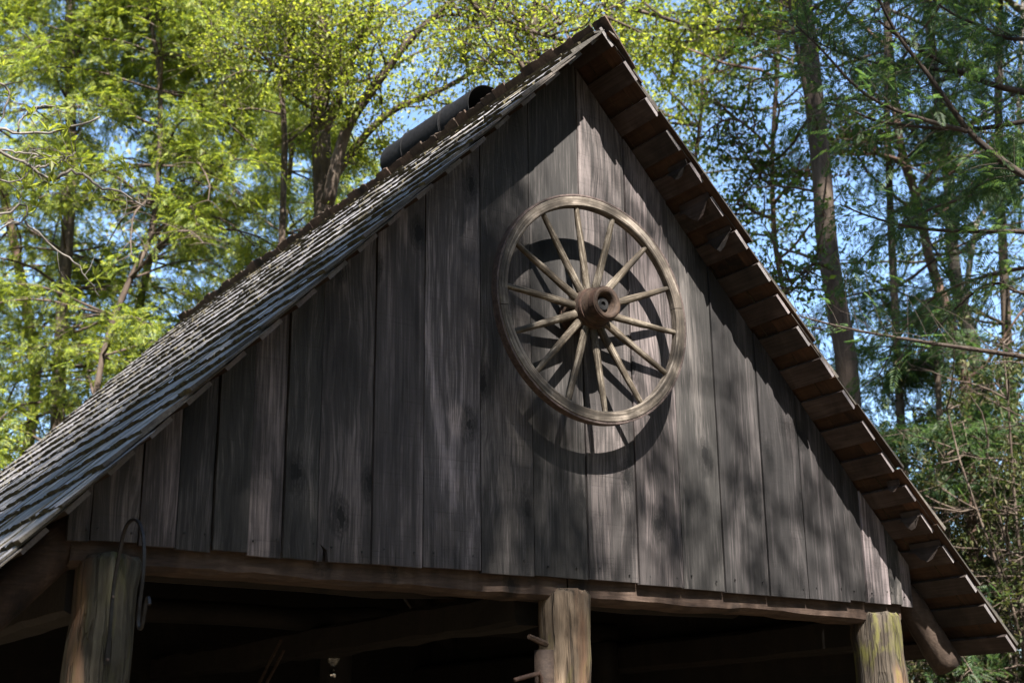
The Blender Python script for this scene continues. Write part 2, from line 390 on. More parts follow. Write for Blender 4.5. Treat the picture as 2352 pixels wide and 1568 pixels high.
# hand split shingles
SL = .47
def shingle_geo(w, jag=.008, th=None, wob=.003, smat=1):
    """local x across, y down the slope (butt at 0), z up"""
    nseg = 4; th = th or random.uniform(.012, .021); xs_ = np.linspace(-w/2, w/2, nseg + 1)
    by = np.array([random.uniform(-jag, jag) for _ in xs_]); bz = np.array([random.uniform(-wob, wob) for _ in xs_])
    rows = []
    for yv, b, t in ((-SL, .0, .005), (-.11, .0165, th * .80), (0, .0215, th)):
        for i, x in enumerate(xs_):
            j = by[i] if yv == 0 else 0
            rows.append((x, yv + j, b + t + (bz[i] if yv > -.2 else 0)))
    for yv, b in ((-SL, 0), (-.11, .0165), (0, .0215)):
        for i, x in enumerate(xs_): rows.append((x, yv + (by[i] if yv == 0 else 0), b))
    V = np.array(rows); q = nseg + 1; B = 3 * q; F, m = [], []
    for r in range(2):
        for i in range(nseg):
            a = r*q + i; F.append((a, a+1, a+1+q, a+q)[::-1]); m.append(0)
            F.append((B+a, B+a+1, B+a+1+q, B+a+q)); m.append(2)
    for i in range(nseg):
        a = 2*q + i; F.append((a, a+1, B+a+1, B+a)[::-1]); m.append(1)
        F.append((i, i+1, B+i+1, B+i)); m.append(2)
    for r in range(2):
        a = r*q; F.append((a, a+q, B+a+q, B+a)[::-1]); m.append(smat)
        a = r*q + nseg; F.append((a, a+q, B+a+q, B+a)); m.append(smat)
    return V, F, m
SHM = [M['sh_top'], M['sh_butt'], M['sh_under'], M['sh_side']]
def sh_matrix(side, d, yc, rot=0.0, lift=0.0):
    u, nrm = slope_frame(side); x = np.array([0, -1.0, 0]) * side
    c, s = math.cos(rot), math.sin(rot); xr, ur = x*c + u*s, u*c - x*s
    p = np.array([AX, yc, AZ]) + u * d + nrm * (LT + lift)
    return Matrix(((xr[0], ur[0], nrm[0], p[0]), (xr[1], ur[1], nrm[1], p[1]), (xr[2], ur[2], nrm[2], p[2]), (0, 0, 0, 1)))
lib = []
for w in (.085, .10, .115, .13, .145, .16):
    for _ in range(3):
        V, F, m = shingle_geo(w); mb = MB(); mb.add(V, F, m); lib.append((w, mb.mesh("shingle", SHM), V, F, m))
lib_front = {}
for w, me, V, F, m in lib:
    c = me.copy(); mi = np.empty(len(c.polygons), dtype=np.int32); c.polygons.foreach_get('material_index', mi); mi[-4:] = 3; c.polygons.foreach_set('material_index', mi); lib_front[id(me)] = c
def put_shingle(me, mw):
    o = bpy.data.objects.new("shingle", me); o.matrix_world = mw; link(o, roof); return o
field = MB(); n_single = 0; budget = 238
rows = []
for side, nc in ((-1, 22), (1, 20)):
    for k in range(nc):
        d = .085 + S * k + random.uniform(-.006, .006); yv = Y0 + random.uniform(-.045, .015)
        idx = 0
        while yv < Y1 - .03:
            w, me, V, F, m = random.choice(lib); g = random.uniform(.001, .004)
            rows.append((side, k, idx, d + (random.uniform(-.03, .03) if idx == 0 else random.uniform(-.008, .008)), yv + w/2, w, me, V, F, m)); yv += w + g; idx += 1
single = [r for r in rows if (r[0] < 0 and r[2] < 11) or (r[0] > 0 and r[2] < 1)]
for r in rows:
    side, k, idx, d, yc, w, me, V, F, m = r
    mw = sh_matrix(side, d, yc, random.uniform(-.010, .010), random.uniform(0, .002))
    if k < 2: mw = mw @ Matrix.Diagonal((1, (d + .004) / SL if d < SL else 1, 1, 1))      # trimmed at the ridge
    if (side < 0 and idx < 11) or (side > 0 and idx < 1):
        put_shingle(lib_front[id(me)] if idx == 0 else me, mw)
    else:
        A = np.array(mw); field.add(V @ A[:3, :3].T + A[:3, 3], F, m)
field.build("shingle_field", SHM, roof, kind="stuff")
# the comb: the top course of the far slope stands past the ridge
yv = Y0 - .03; 
while yv < Y1:
    w = random.uniform(.11, .17); up = random.uniform(.085, .112)
    V, F, m = shingle_geo(w, .009, .015)
    V = V * [1, -.7, 1]; V[:, 1] -= .33; V[:, 2] *= .8; F = [f[::-1] for f in F]
    V[:, 2] += .004
    mb = MB(); mb.add(V, F, 0); o = mb.build("ridge_shingle", [M['ridge']], roof)
    mw = sh_matrix(1, .33 - up, yv + w/2, random.uniform(-.02, .02), .012)
    o.matrix_world = mw; yv += w + random.uniform(.002, .007)
# shingle heads that have curled down between the laths of the right slope
for k, ln, dr, wd_ in ((4, .15, .035, .045), (5, .24, .05, .075), (6, .19, .055, .065), (14, .09, .02, .02), (15, .14, .045, .055), (16, .22, .05, .06)):
    u, nrm = slope_frame(1); d = .0758 + S * k - LW - .004
    def fp(y, a, h): return np.array([AX, Y0 + y, AZ]) + u * (d + a) + nrm * h
    V = []
    for t in np.linspace(0, 1, 6):                       # from the front edge inwards
        hang = math.sin(math.pi * min(1, t * 1.15) ** .8) if t < .85 else .15
        V += [fp(.015 + ln * t, -.03, .012), fp(.015 + ln * t, -.002, .002), fp(.02 + ln * t, wd_ * hang * .5, -.008 - dr * hang * .5), fp(.03 + ln * t, wd_ * hang + random.uniform(-.004, .004), -.012 - dr * hang)]
    V = np.array(V); V2 = V + nrm * .005; n_ = len(V)
    F = [(i*4+j, i*4+j+1, i*4+j+5, i*4+j+4) for i in range(5) for j in range(3)]
    F2 = [tuple(n_ + a for a in f[::-1]) for f in F]; rim = [(i*4+3, i*4+7, n_+i*4+7, n_+i*4+3) for i in range(5)] + [(j, j+1, n_+j+1, n_+j) for j in range(3)]
    mb = MB(); mb.add(np.concatenate([V, V2]), F + F2 + rim)
    mb.build("curled_shingle", [M['lath']], roof, label="curled shingle end hanging between two laths")

# rafters, beams, posts
def log_pts(a, b, n=10, wob=.012):
    a, b = np.array(a, float), np.array(b, float); t = np.linspace(0, 1, n)[:, None]
    return a + (b - a) * t + rng.normal(0, wob, (n, 3)) * np.sin(t * np.pi)
for side, L, r in ((1, 3.5, .10), (-1, 4.6, .10)):
    u, nrm = slope_frame(side); c = np.array([AX, .13, AZ]) - nrm * (r + .004)
    MB().tube(log_pts(c + u * .12, c + u * L, 14, .006), np.linspace(r * .9, r, 14), 14, .025).build("rafter", M['log'] if side > 0 else M['log'], barn, smooth=True)
MB().tube(log_pts((2.37, .09, 2.70), (2.83, .05, 2.10), 12, .003), np.linspace(.072, .092, 12), 14, .03).build('brace', M['log'], barn, smooth=True, label='round log sticking out past the right post below the eave')
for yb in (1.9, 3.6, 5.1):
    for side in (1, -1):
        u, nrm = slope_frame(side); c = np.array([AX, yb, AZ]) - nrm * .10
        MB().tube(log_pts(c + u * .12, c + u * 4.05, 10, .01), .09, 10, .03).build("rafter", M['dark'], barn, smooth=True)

def hewn(name, a, b, hh, hw, mat, n=26, jit=.005, parent=barn):
    """a hewn beam: roughly square section with wandering faces"""
    a, b = np.array(a, float), np.array(b, float); d = (b - a) / np.linalg.norm(b - a)
    s = np.cross(d, [0, 0, 1.0]); s /= np.linalg.norm(s); up = np.cross(s, d); V = []
    prof = [(-1, -.75), (-.7, -1), (.7, -1), (1, -.75), (1, .75), (.7, 1), (-.7, 1), (-1, .75)]
    w1 = np.cumsum(rng.normal(0, jit * .5, n)); w1 -= np.linspace(w1[0], w1[-1], n)
    for i, t in enumerate(np.linspace(0, 1, n)):
        for p, q in prof:
            V.append(a + (b - a) * t + s * (p * hw + rng.normal(0, jit * .4)) + up * (q * hh + rng.normal(0, jit * .5) + w1[i]))
    k = len(prof); F = [(i*k+j, i*k+(j+1) % k, (i+1)*k+(j+1) % k, (i+1)*k+j) for i in range(n-1) for j in range(k)]
    F += [tuple(range(k-1, -1, -1)), tuple((n-1)*k+j for j in range(k))]
    return MB().add(V, F).build(name, mat, parent)
hewn("tie_beam", (-2.50, .12, 2.418), (-.045, .12, 2.412), .075, .09, M['log'])
hewn("tie_beam", (-.035, .12, 2.412), (2.42, .12, 2.408), .075, .09, M['log'])

def post(x, y, ztop_, r0, r1, mat, lean=(0, 0), name="post", jit=.03):
    n = 26; zz = np.r_[np.linspace(-.15, ztop_ - .022, n - 1), ztop_]; pts = np.stack([x + lean[0] * (ztop_ - zz), y + lean[1] * (ztop_ - zz), zz], 1)
    wob = np.cumsum(rng.normal(0, .003, (n, 2)), 0); pts[:, :2] += wob - wob[-1]
    seg = 28; ang = np.linspace(0, 2*np.pi, seg, endpoint=False)
    lob = 1 + .02 * np.sin(2*ang + rng.uniform(0, 6)) + .012 * np.sin(3*ang + rng.uniform(0, 6)) + rng.normal(0, jit * .35, seg)
    V = []
    for i in range(n):
        r = (r1 + (r0 - r1) * i / (n - 1) + rng.normal(0, .003)) * (.90 if i == n - 1 else 1)
        V.append(np.stack([pts[i, 0] + np.cos(ang)*r*lob, pts[i, 1] + np.sin(ang)*r*lob, np.full(seg, pts[i, 2]) + (rng.normal(0, .008, seg) if i == n-1 else 0)], 1))
    V = np.concatenate(V)
    F = [(i*seg+j, i*seg+(j+1) % seg, (i+1)*seg+(j+1) % seg, (i+1)*seg+j) for i in range(n-1) for j in range(seg)] + [tuple((n-1)*seg+j for j in range(seg))]
    return MB().add(V, F).build(name, mat, barn, smooth=True)
p1 = post(-2.325, .07, 2.385, .128, .15, M['post_plain'], (-.02, 0)); p1['label'] = "grey left post carrying the iron hook"
p2 = post(-.015, .09, 2.385, .130, .15, M['post_mid'], (.0, 0)); p2['label'] = "middle post with a short log fixed to its side"
p3 = post(2.255, .09, 2.38, .142, .155, M['post_moss'], (.0, 0)); p3['label'] = "right post streaked with yellow green moss"
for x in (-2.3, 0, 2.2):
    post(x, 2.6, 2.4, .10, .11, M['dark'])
# the short log, peg and rusty rod on the middle post
sb = MB(); sb.tube(log_pts((-.215, .0, .6), (-.215, .0, 2.087), 10, .004), .047, 14, .05); sb.build("side_log", M['log'], p2, smooth=True)
MB().tube([(-.20, .0, 2.115), (-.26, -.03, 2.125), (-.335, -.05, 2.143)], [.016, .015, .012], 6).build("peg", M['hub'], p2)
MB().tube([(-.275, -.05, 1.90), (-.28, -.065, 1.955), (-.30, -.075, 1.972), (-.36, -.09, 1.96), (-.455, -.10, 1.937)], .011, 8).build("rod", M['rust'], p2, smooth=True)
# plates and inner timbers
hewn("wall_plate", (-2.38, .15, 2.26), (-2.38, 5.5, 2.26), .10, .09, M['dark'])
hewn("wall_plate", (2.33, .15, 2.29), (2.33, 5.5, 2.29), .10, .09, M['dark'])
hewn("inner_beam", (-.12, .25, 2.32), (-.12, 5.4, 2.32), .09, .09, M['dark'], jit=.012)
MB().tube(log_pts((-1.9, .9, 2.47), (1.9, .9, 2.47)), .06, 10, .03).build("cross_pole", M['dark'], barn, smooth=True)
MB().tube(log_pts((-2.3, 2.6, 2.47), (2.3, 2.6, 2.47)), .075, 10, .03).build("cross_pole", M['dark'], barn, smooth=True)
for a, b in (((-1.6, 2.2, 2.45), (-2.1, 3.0, .1)), ((1.5, 2.2, 2.5), (1.5, 2.2, .0))):
    MB().tube(log_pts(a, b), .05, 8, .03).build("brace", M['dark'], barn, smooth=True)
# back and right walls of broad boards
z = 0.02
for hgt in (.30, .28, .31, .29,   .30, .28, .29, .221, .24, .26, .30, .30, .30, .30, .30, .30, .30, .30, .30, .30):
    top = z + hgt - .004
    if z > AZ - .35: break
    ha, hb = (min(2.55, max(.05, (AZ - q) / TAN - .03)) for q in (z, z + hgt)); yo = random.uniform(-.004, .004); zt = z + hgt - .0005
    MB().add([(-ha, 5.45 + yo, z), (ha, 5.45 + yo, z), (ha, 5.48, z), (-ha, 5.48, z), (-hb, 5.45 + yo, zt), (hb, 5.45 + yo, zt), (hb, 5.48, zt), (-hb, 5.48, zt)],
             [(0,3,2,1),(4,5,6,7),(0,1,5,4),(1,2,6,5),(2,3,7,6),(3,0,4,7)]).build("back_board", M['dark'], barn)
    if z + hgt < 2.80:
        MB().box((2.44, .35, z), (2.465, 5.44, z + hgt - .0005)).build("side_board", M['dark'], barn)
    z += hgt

# ------------------------------------------------------------------ stove pipe on the ridge
pipe = empty("stove_pipe", (.14, 1.45, 5.2), label="dark sheet metal chimney pipe lying along the ridge", category="stovepipe")
px, pz, pr = .165, 5.497, .155
def shell(name, y0, y1, r, z0, z1, mat, cap=False):
    prof = [(0, r), (y1 - y0, r)] + ([(y1 - y0, .0005)] if cap else []) + ([] if cap else []) 
    inner = [(y1 - y0 - .004, r - .004), (0, r - .004), (0, r)]
    d = np.array([0, y1 - y0, z1 - z0]); L_ = np.linalg.norm(d)
    mb = MB(); mb.lathe([(0, r), (L_, r)], (px - pipe.location.x, y0 - pipe.location.y, z0 - pipe.location.z), d, 36)
    mb.lathe([(L_, r - .004), (0, r - .004)], (px - pipe.location.x, y0 - pipe.location.y, z0 - pipe.location.z), d, 36, 1)
    mb.lathe([(0, r - .004), (0, r)], (px - pipe.location.x, y0 - pipe.location.y, z0 - pipe.location.z), d, 36)
    if cap: mb.lathe([(L_, r), (L_ + .012, r * .8), (L_ + .014, .001)], (px - pipe.location.x, y0 - pipe.location.y, z0 - pipe.location.z), d, 36)
    o = mb.build(name, [mat, M['dull']], pipe); 
    o.data.polygons.foreach_set("use_smooth", [True] * len(o.data.polygons)); return o
shell("pipe_section", 1.02, 1.38, pr, pz, pz + .012, M['pipe'])
shell("pipe_section", 1.36, 1.86, pr + .004, pz + .011, pz + .027, M['pipe'])
shell("pipe_section", 1.84, 2.14, pr, pz + .026, pz + .036, M['pipe'], True)
for y in (1.375, 1.855):
    mb = MB(); mb.lathe([(-.008, pr + .004), (-.005, pr + .009), (.005, pr + .009), (.008, pr + .004)], (px - .14, y - 1.45, pz + (y - 1.02) * .034 - 5.2), (0, 1, .034), 36)
    mb.build("seam_ring", M['pipe'], pipe, smooth=True)
mb = MB(); mb.lathe([(-.45, .12), (.22, .12)], (px - .14, .1, .05), (0, 0, 1), 24); mb.build("flue", M['pipe'], pipe, smooth=True)

# ------------------------------------------------------------------ the wagon wheel
WY, WZ = -.218, 3.800
wheel = empty("wagon_wheel", (0, -.2, WZ), label="old wooden wagon wheel hung on the gable boards", category="wheel")
def W(V): return np.asarray(V, float) - np.array([0, -.2, WZ])
RO, RI, RD = .600, .546, .05
def arc(a0, a1, n, rad_in, rad_out, y0, y1, bev=.006):
    prof = [(rad_in + bev, y0), (rad_out - bev*.3, y0), (rad_out, y0 + bev), (rad_out, y1 - bev), (rad_out - bev, y1), (rad_in + bev, y1), (rad_in, y1 - bev), (rad_in, y0 + bev)]
    k = len(prof); V = []
    aa = np.linspace(a0, a1, n)
    for a in aa:
        for r, y in prof: V.append((r * math.cos(a), y, WZ + r * math.sin(a)))
    F = [(i*k+j, (i+1)*k+j, (i+1)*k+(j+1) % k, i*k+(j+1) % k) for i in range(n-1) for j in range(k)]
    F += [tuple(range(k)), tuple((n-1)*k + j for j in range(k-1, -1, -1))]
    return W(V), F
j1, j2 = math.radians(9.4), math.radians(188.8); gap = .0035
for a0, a1 in ((j1 + gap, j2 - gap), (j2 + gap, j1 + 2*math.pi - gap)):
    V, F = arc(a0, a1, 60, RI, RO, WY, WY + RD); MB().add(V, F).build("felloe", M['felloe'], wheel)
V, F = arc(0, 2*math.pi, 121, RO + .0005, RO + .013, WY + .003, WY + RD + .004, .003); MB().add(V, F[:-2]).build("tyre", M['tyre'], wheel)
hub_c = (0, 0, 0)
def hubW(y): return W((0, y, WZ))
mb = MB(); mb.lathe([(0, .066), (-.02, .088), (-.07, .098), (-.12, .104), (-.145, .110), (-.175, .110), (-.20, .103), (-.235, .095), (-.27, .087), (-.303, .083), (-.306, .081), (-.304, .062), (-.292, .054), (-.262, .046), (-.252, .040), (-.252, .002)], W((0, -.004, WZ)), (0, 1, 0), 40)
hub = mb.build("hub", M['hub'], wheel, smooth=True)
for y0, y1, r0, r1 in ((-.304, -.268, .0845, .0885), (-.218, -.204, .1005, .103), (-.135, -.12, .1085, .106), (-.045, -.02, .094, .09)):
    mb = MB(); mb.lathe([(y0, r0 - .004), (y0, r0 + .003), (y1, r1 + .003), (y1, r1 - .006)], W((0, 0, WZ)), (0, 1, 0), 40); mb.build("hub_band", M['rust'], wheel)
mb = MB(); mb.lathe([(-.252, .034), (-.275, .034), (-.277, .030), (-.277, .014), (-.265, .013), (-.265, .001)], W((0, 0, WZ)), (0, 1, 0), 20); mb.build("axle_nut", M['iron'], wheel)
for a in (124.4, 100.0, 74.4, 48.0, 21.8, -4.0, -30.3, -57.5, -84.2, -109.0, -133.0, -157.2, 178.0, 151.8):
    a = math.radians(a); dr = np.array([math.cos(a), 0, math.sin(a)]); tq = np.array([-math.sin(a), 0, math.cos(a)])
    V = []; seg = 10; st = np.linspace(0, 1, 12); bow = random.uniform(-.004, .004)
    for t in st:
        r = .075 + (RI + .004 - .075) * t; yv = -.165 + (WY + RD/2 + .165) * t
        wv = .011 * (1 - t) ** .8 + .0147 + random.uniform(-.0012, .0012); hv = .019 - .005 * t
        for q in np.linspace(0, 2*np.pi, seg, endpoint=False):
            e = 1 + rng.normal(0, .03)
            V.append(np.array([0, yv, WZ]) + dr * r + tq * (math.cos(q) * wv * e * .92 + bow * math.sin(t * 3.14)) + np.array([0, math.sin(q) * hv * e, 0]))
    F = [(i*seg+j, i*seg+(j+1) % seg, (i+1)*seg+(j+1) % seg, (i+1)*seg+j) for i in range(11) for j in range(seg)]
    MB().add(W(V), F).build("spoke", M['spoke'], wheel, smooth=True)

# ------------------------------------------------------------------ iron hook on the left post
hook = empty("iron_hook", (-2.353, -.09, 2.0), label="black wrought iron hook screwed to the left post", category="hook")
def ribbon(pts, w, t, name, mat, parent, org):
    pts = np.asarray(pts, float); T = np.gradient(pts, axis=0); T /= np.linalg.norm(T, axis=1)[:, None]
    X_ = np.array([1.0, 0, 0]); V = []; w = np.broadcast_to(w, len(pts))
    for p_, d_, ww in zip(pts, T, w):
        nn = np.cross(X_, d_); nn /= np.linalg.norm(nn)
        for a, b in ((-1, -1), (1, -1), (1, 1), (-1, 1)): V.append(p_ + X_ * a * ww / 2 + nn * b * t / 2 - np.asarray(org))
    n_ = len(pts); F = [(i*4+j, i*4+(j+1) % 4, (i+1)*4+(j+1) % 4, (i+1)*4+j) for i in range(n_-1) for j in range(4)] + [(3, 2, 1, 0), tuple((n_-1)*4+j for j in range(4))]
    return MB().add(V, F).build(name, mat, parent)
def smooth_path(P, n):
    P = np.asarray(P, float)
    for _ in range(2):
        Q = [P[0]]
        for a, b in zip(P[:-1], P[1:]): Q += [a * .75 + b * .25, a * .25 + b * .75]
        Q.append(P[-1]); P = np.array(Q)
    return P
hp = [(-.050, 1.957), (-.055, 2.012), (-.062, 2.09), (-.062, 2.183), (-.066, 2.272), (-.107, 2.38), (-.142, 2.465), (-.190, 2.493), (-.262, 2.494), (-.324, 2.466), (-.381, 2.398), (-.401, 2.279), (-.380, 2.154), (-.374, 2.095), (-.390, 2.062), (-.425, 2.066), (-.438, 2.127), (-.452, 2.170), (-.472, 2.173), (-.486, 2.144)]
hp = smooth_path([(-2.353, y - .016, z_) for y, z_ in hp], 3)
wd = np.interp(np.arange(len(hp)), [0, 4, 9, len(hp)], [.021, .019, .012, .010])
ribbon(hp, wd, .010, "hook_bar", M['iron'], hook, (-2.353, -.09, 2.0))
for z_ in (1.975, 2.215):
    mb = MB(); mb.lathe([(0, .0062), (-.004, .005), (-.005, .0005)], (0, (-.076 if z_ < 2 else -.085) + .09, z_ - 2.0), (0, 1, 0), 10); mb.build("screw", M['tyre'], hook)

# ------------------------------------------------------------------ things hanging in the dark
lamp = empty("hanging_lamp", (-.06, 2.5, 1.97), label="small round glass lamp hanging in the dark barn", category="lamp")
mb = MB(); mb.lathe([(.03, .012), (.05, .03), (.09, .045), (.13, .045), (.17, .028), (.19, .012)], (0, 0, .165), (0, 0, 1), 20); mb.build("globe", M['glass'], lamp, smooth=True)
mb = MB(); mb.lathe([(.0, .001), (.0, .022), (.03, .024), (.05, .012), (.05, .001)], (0, 0, .125), (0, 0, 1), 20); mb.build("base", M['shiny'], lamp, smooth=True)
mb = MB(); mb.tube([(0, 0, .355), (0, .0, .46)], .004, 6); mb.build("wire", M['iron'], lamp)
for i, (a, b) in enumerate((((-.66, 2.0, 2.27), (-.84, 2.0, 1.92)), ((-.64, 2.0, 2.21), (-.79, 2.0, 1.92)))):
    mb = MB(); mb.tube(log_pts(a, b, 6, .002), .009, 6); mb.build("rope", M['log'], None, label=("upper" if i == 0 else "lower") + " of two slack ropes hanging in the dark barn", category="rope", group="ropes hanging inside the barn")

# ================================================================== trees
def frond_template(n=9, L=.34):
    """a flat hemlock spray: stem with side twigs, each one narrow needle strip"""
    V, T = [], []
    def strip(a, d, w, l, dz):
        d = np.array(d) / np.linalg.norm(d); s = np.array([-d[1], d[0], 0]) * w / 2; i = len(V)
        a = np.array(a); m = a + d * l * .45; e = a + d * l + np.array([0, 0, dz])
        V.extend([a, m + s, e, m - s]); T.extend([(i, i+2, i+1), (i, i+3, i+2)])
    for i in range(n):
        t = (i + .6) / n; x = L * t; l = .15 * (1 - t * .72)
        for sgn in (1, -1):
            strip((x, 0, -.05 * t * t), (.75, sgn * (.75 + .2 * random.random()), random.uniform(-.12, .05)), .017 + .008 * random.random(), l * random.uniform(.75, 1.15), -.02)
    strip((L * .8, 0, -.03), (1, 0, -.1), .02, .10, -.01)
    return np.array(V), np.array(T)
FROND = [frond_template() for _ in range(4)]
def leaf_template(n=1, w=.5):
    V = np.array([(0, 0, 0), (.45, w / 2, .06), (1, 0, -.10), (.45, -w / 2, .06)]); T = np.array([(0, 2, 1), (0, 3, 2)])
    return V, T
LEAF = leaf_template(1, .55)
LEAF_NARROW = leaf_template(1, .32)

def frames(dirs, roll, ups=(0, 0, 1)):
    x = dirs / (np.linalg.norm(dirs, axis=1)[:, None] + 1e-9)
    up = np.broadcast_to(np.array(ups, float), x.shape)
    y = np.cross(up, x); y /= np.linalg.norm(y, axis=1)[:, None] + 1e-6
    z = np.cross(x, y); c, s = np.cos(roll)[:, None], np.sin(roll)[:, None]
    return x, y * c + z * s, z * c - y * s
def scatter(tmpl, P, D, scale, roll):
    V, T = tmpl; x, y, z = frames(D, roll); N = len(P)
    W_ = P[:, None] + scale[:, None, None] * (V[None, :, 0, None] * x[:, None] + V[None, :, 1, None] * y[:, None] + V[None, :, 2, None] * z[:, None])
    F = T[None] + (np.arange(N) * len(V))[:, None, None]
    return W_.reshape(-1, 3), F.reshape(-1, 3)
def join(parts):
    Vs, Fs, n_ = [], [], 0
    for V, F in parts:
        Vs.append(V); Fs.append(F + n_); n_ += len(V)
    return np.concatenate(Vs), np.concatenate(Fs)

def poly(pts, n):
    """resample a polyline smoothly"""
    pts = np.asarray(pts, float); d = np.r_[0, np.cumsum(np.linalg.norm(np.diff(pts, axis=0), axis=1))]
    for _ in range(1):
        Q = [pts[0]]
        for a, b in zip(pts[:-1], pts[1:]): Q += [a * .75 + b * .25, a * .25 + b * .75]
        Q.append(pts[-1]); pts = np.array(Q)
    d = np.r_[0, np.cumsum(np.linalg.norm(np.diff(pts, axis=0), axis=1))]
    t = np.linspace(0, d[-1], n)
    return np.stack([np.interp(t, d, pts[:, i]) for i in range(3)], 1)
def trace(pts, d, ground=True):
    """trunk line from the view; carried straight down to the ground"""
    P = [at(x, y, dd) for (x, y), dd in zip(pts, np.linspace(*d, len(pts)) if isinstance(d, tuple) else [d] * len(pts))]
    P = np.array(P)
    if ground:                              # keep one plumb plane: same horizontal distance all the way up
        h0 = np.hypot(*(P[-1, :2] - CAM[:2]))
        for i in range(len(P)):
            v = P[i] - CAM; P[i] = CAM + v * (h0 / np.hypot(v[0], v[1]))
        lean = (P[-1] - P[-2]); lean = lean / abs(lean[2]) if abs(lean[2]) > .05 else np.array([0, 0, -1.0])
        q = P[-1].copy(); k = max(q[2], .3); q[:2] += np.clip(lean[:2], -.12, .12) * k * .5; q[2] = -.2
        P = np.vstack([P, q])
    return P

def grow(mb, base, d0, L, r, n=7, bend=.25, droop=0.0, up=0.0, seg=5):
    """one limb; returns its points"""
    pts = [np.array(base)]; d = np.array(d0, float) / np.linalg.norm(d0); st = L / n
    for i in range(n):
        d = d + rng.normal(0, bend, 3) * .5 + np.array([0, 0, up - droop * (i / n)]) * .3; d /= np.linalg.norm(d)
        pts.append(pts[-1] + d * st)
    pts = np.array(pts); mb.tube(pts, np.linspace(r, r * .25, len(pts)), seg, caps=False); return pts

def rand_dir(elev, spread=.3, az=None):
    az = rng.uniform(0, 2*np.pi) if az is None else az
    e = elev + rng.normal(0, spread); return np.array([math.cos(az)*math.cos(e), math.sin(az)*math.cos(e), math.sin(e)])

def hemlock(name, label, trunk, r, zr, spread, nb, mat, bk, dens=1.0, bare=None, group=None, fr=.15, cat="tree", down=False, az_bias=None):
    """evergreen with drooping flat sprays; bare: height band where most twigs carry no needles"""
    root = empty(name, tuple(trunk[-1] * [1, 1, 0]), label=label, category=cat)
    if group: root['group'] = group
    off = np.array(root.location)
    mb = MB(); tp = poly(trunk, 26); mb.tube(tp - off, np.linspace(r * .55, r, len(tp)), 9, .04)
    zs = rng.uniform(zr[0], zr[1], nb); P, D, Sx = [], [], []
    for z_ in zs:
        i = int(np.argmin(abs(tp[:, 2] - z_))); b = tp[i] - off
        L = spread * rng.uniform(.55, 1.1) * (1 - .45 * (z_ - zr[0]) / (zr[1] - zr[0]))
        az = rng.uniform(0, 2*np.pi) if az_bias is None else az_bias + rng.normal(0, .9)
        br = grow(mb, b, rand_dir(.22, .2, az), L, .008 + .006 * L, 8, .16, .9)
        isbare = bare is not None and bare[0] < z_ < bare[1] and rng.random() < bare[2]
        for k in range(2, len(br)):
            for s in (1, -1):
                tdir = br[k] - br[k-1]; sd = np.cross(tdir, [0, 0, 1]); sd /= np.linalg.norm(sd) + 1e-6
                ln = rng.uniform(.25, .62) * (1.15 - .5 * k / len(br)) * min(1.2, L / 2)
                tw = grow(mb, br[k], tdir / np.linalg.norm(tdir) * .7 + sd * s + [0, 0, rng.normal(-.1, .15)], ln, .006, 4, .2, .9, seg=3)
                if isbare and rng.random() < .8: continue
                for q in range(1, len(tw)):
                    for _ in range(4):
                        if rng.random() > dens: continue
                        dd = tw[q] - tw[q-1]; P.append(tw[q] - dd * rng.random() + rng.normal(0, .055, 3)); dd /= np.linalg.norm(dd)
                        D.append(dd + rng.normal(0, .75, 3) + [0, 0, -.25]); Sx.append(rng.uniform(.65, 1.15))
    mb.build("trunk", bk, root, smooth=True)
    if P:
        P, D, Sx = np.array(P), np.array(D), np.array(Sx) * fr / .30; pick = rng.integers(0, 4, len(P)); parts = []
        for k in range(4):
            m = pick == k
            if m.any(): parts.append(scatter(FROND[k], P[m], D[m], Sx[m], rng.normal(0, .75, m.sum())))
        V, F = join(parts); tri_mesh("crown", V, F, mat, root)
    return root

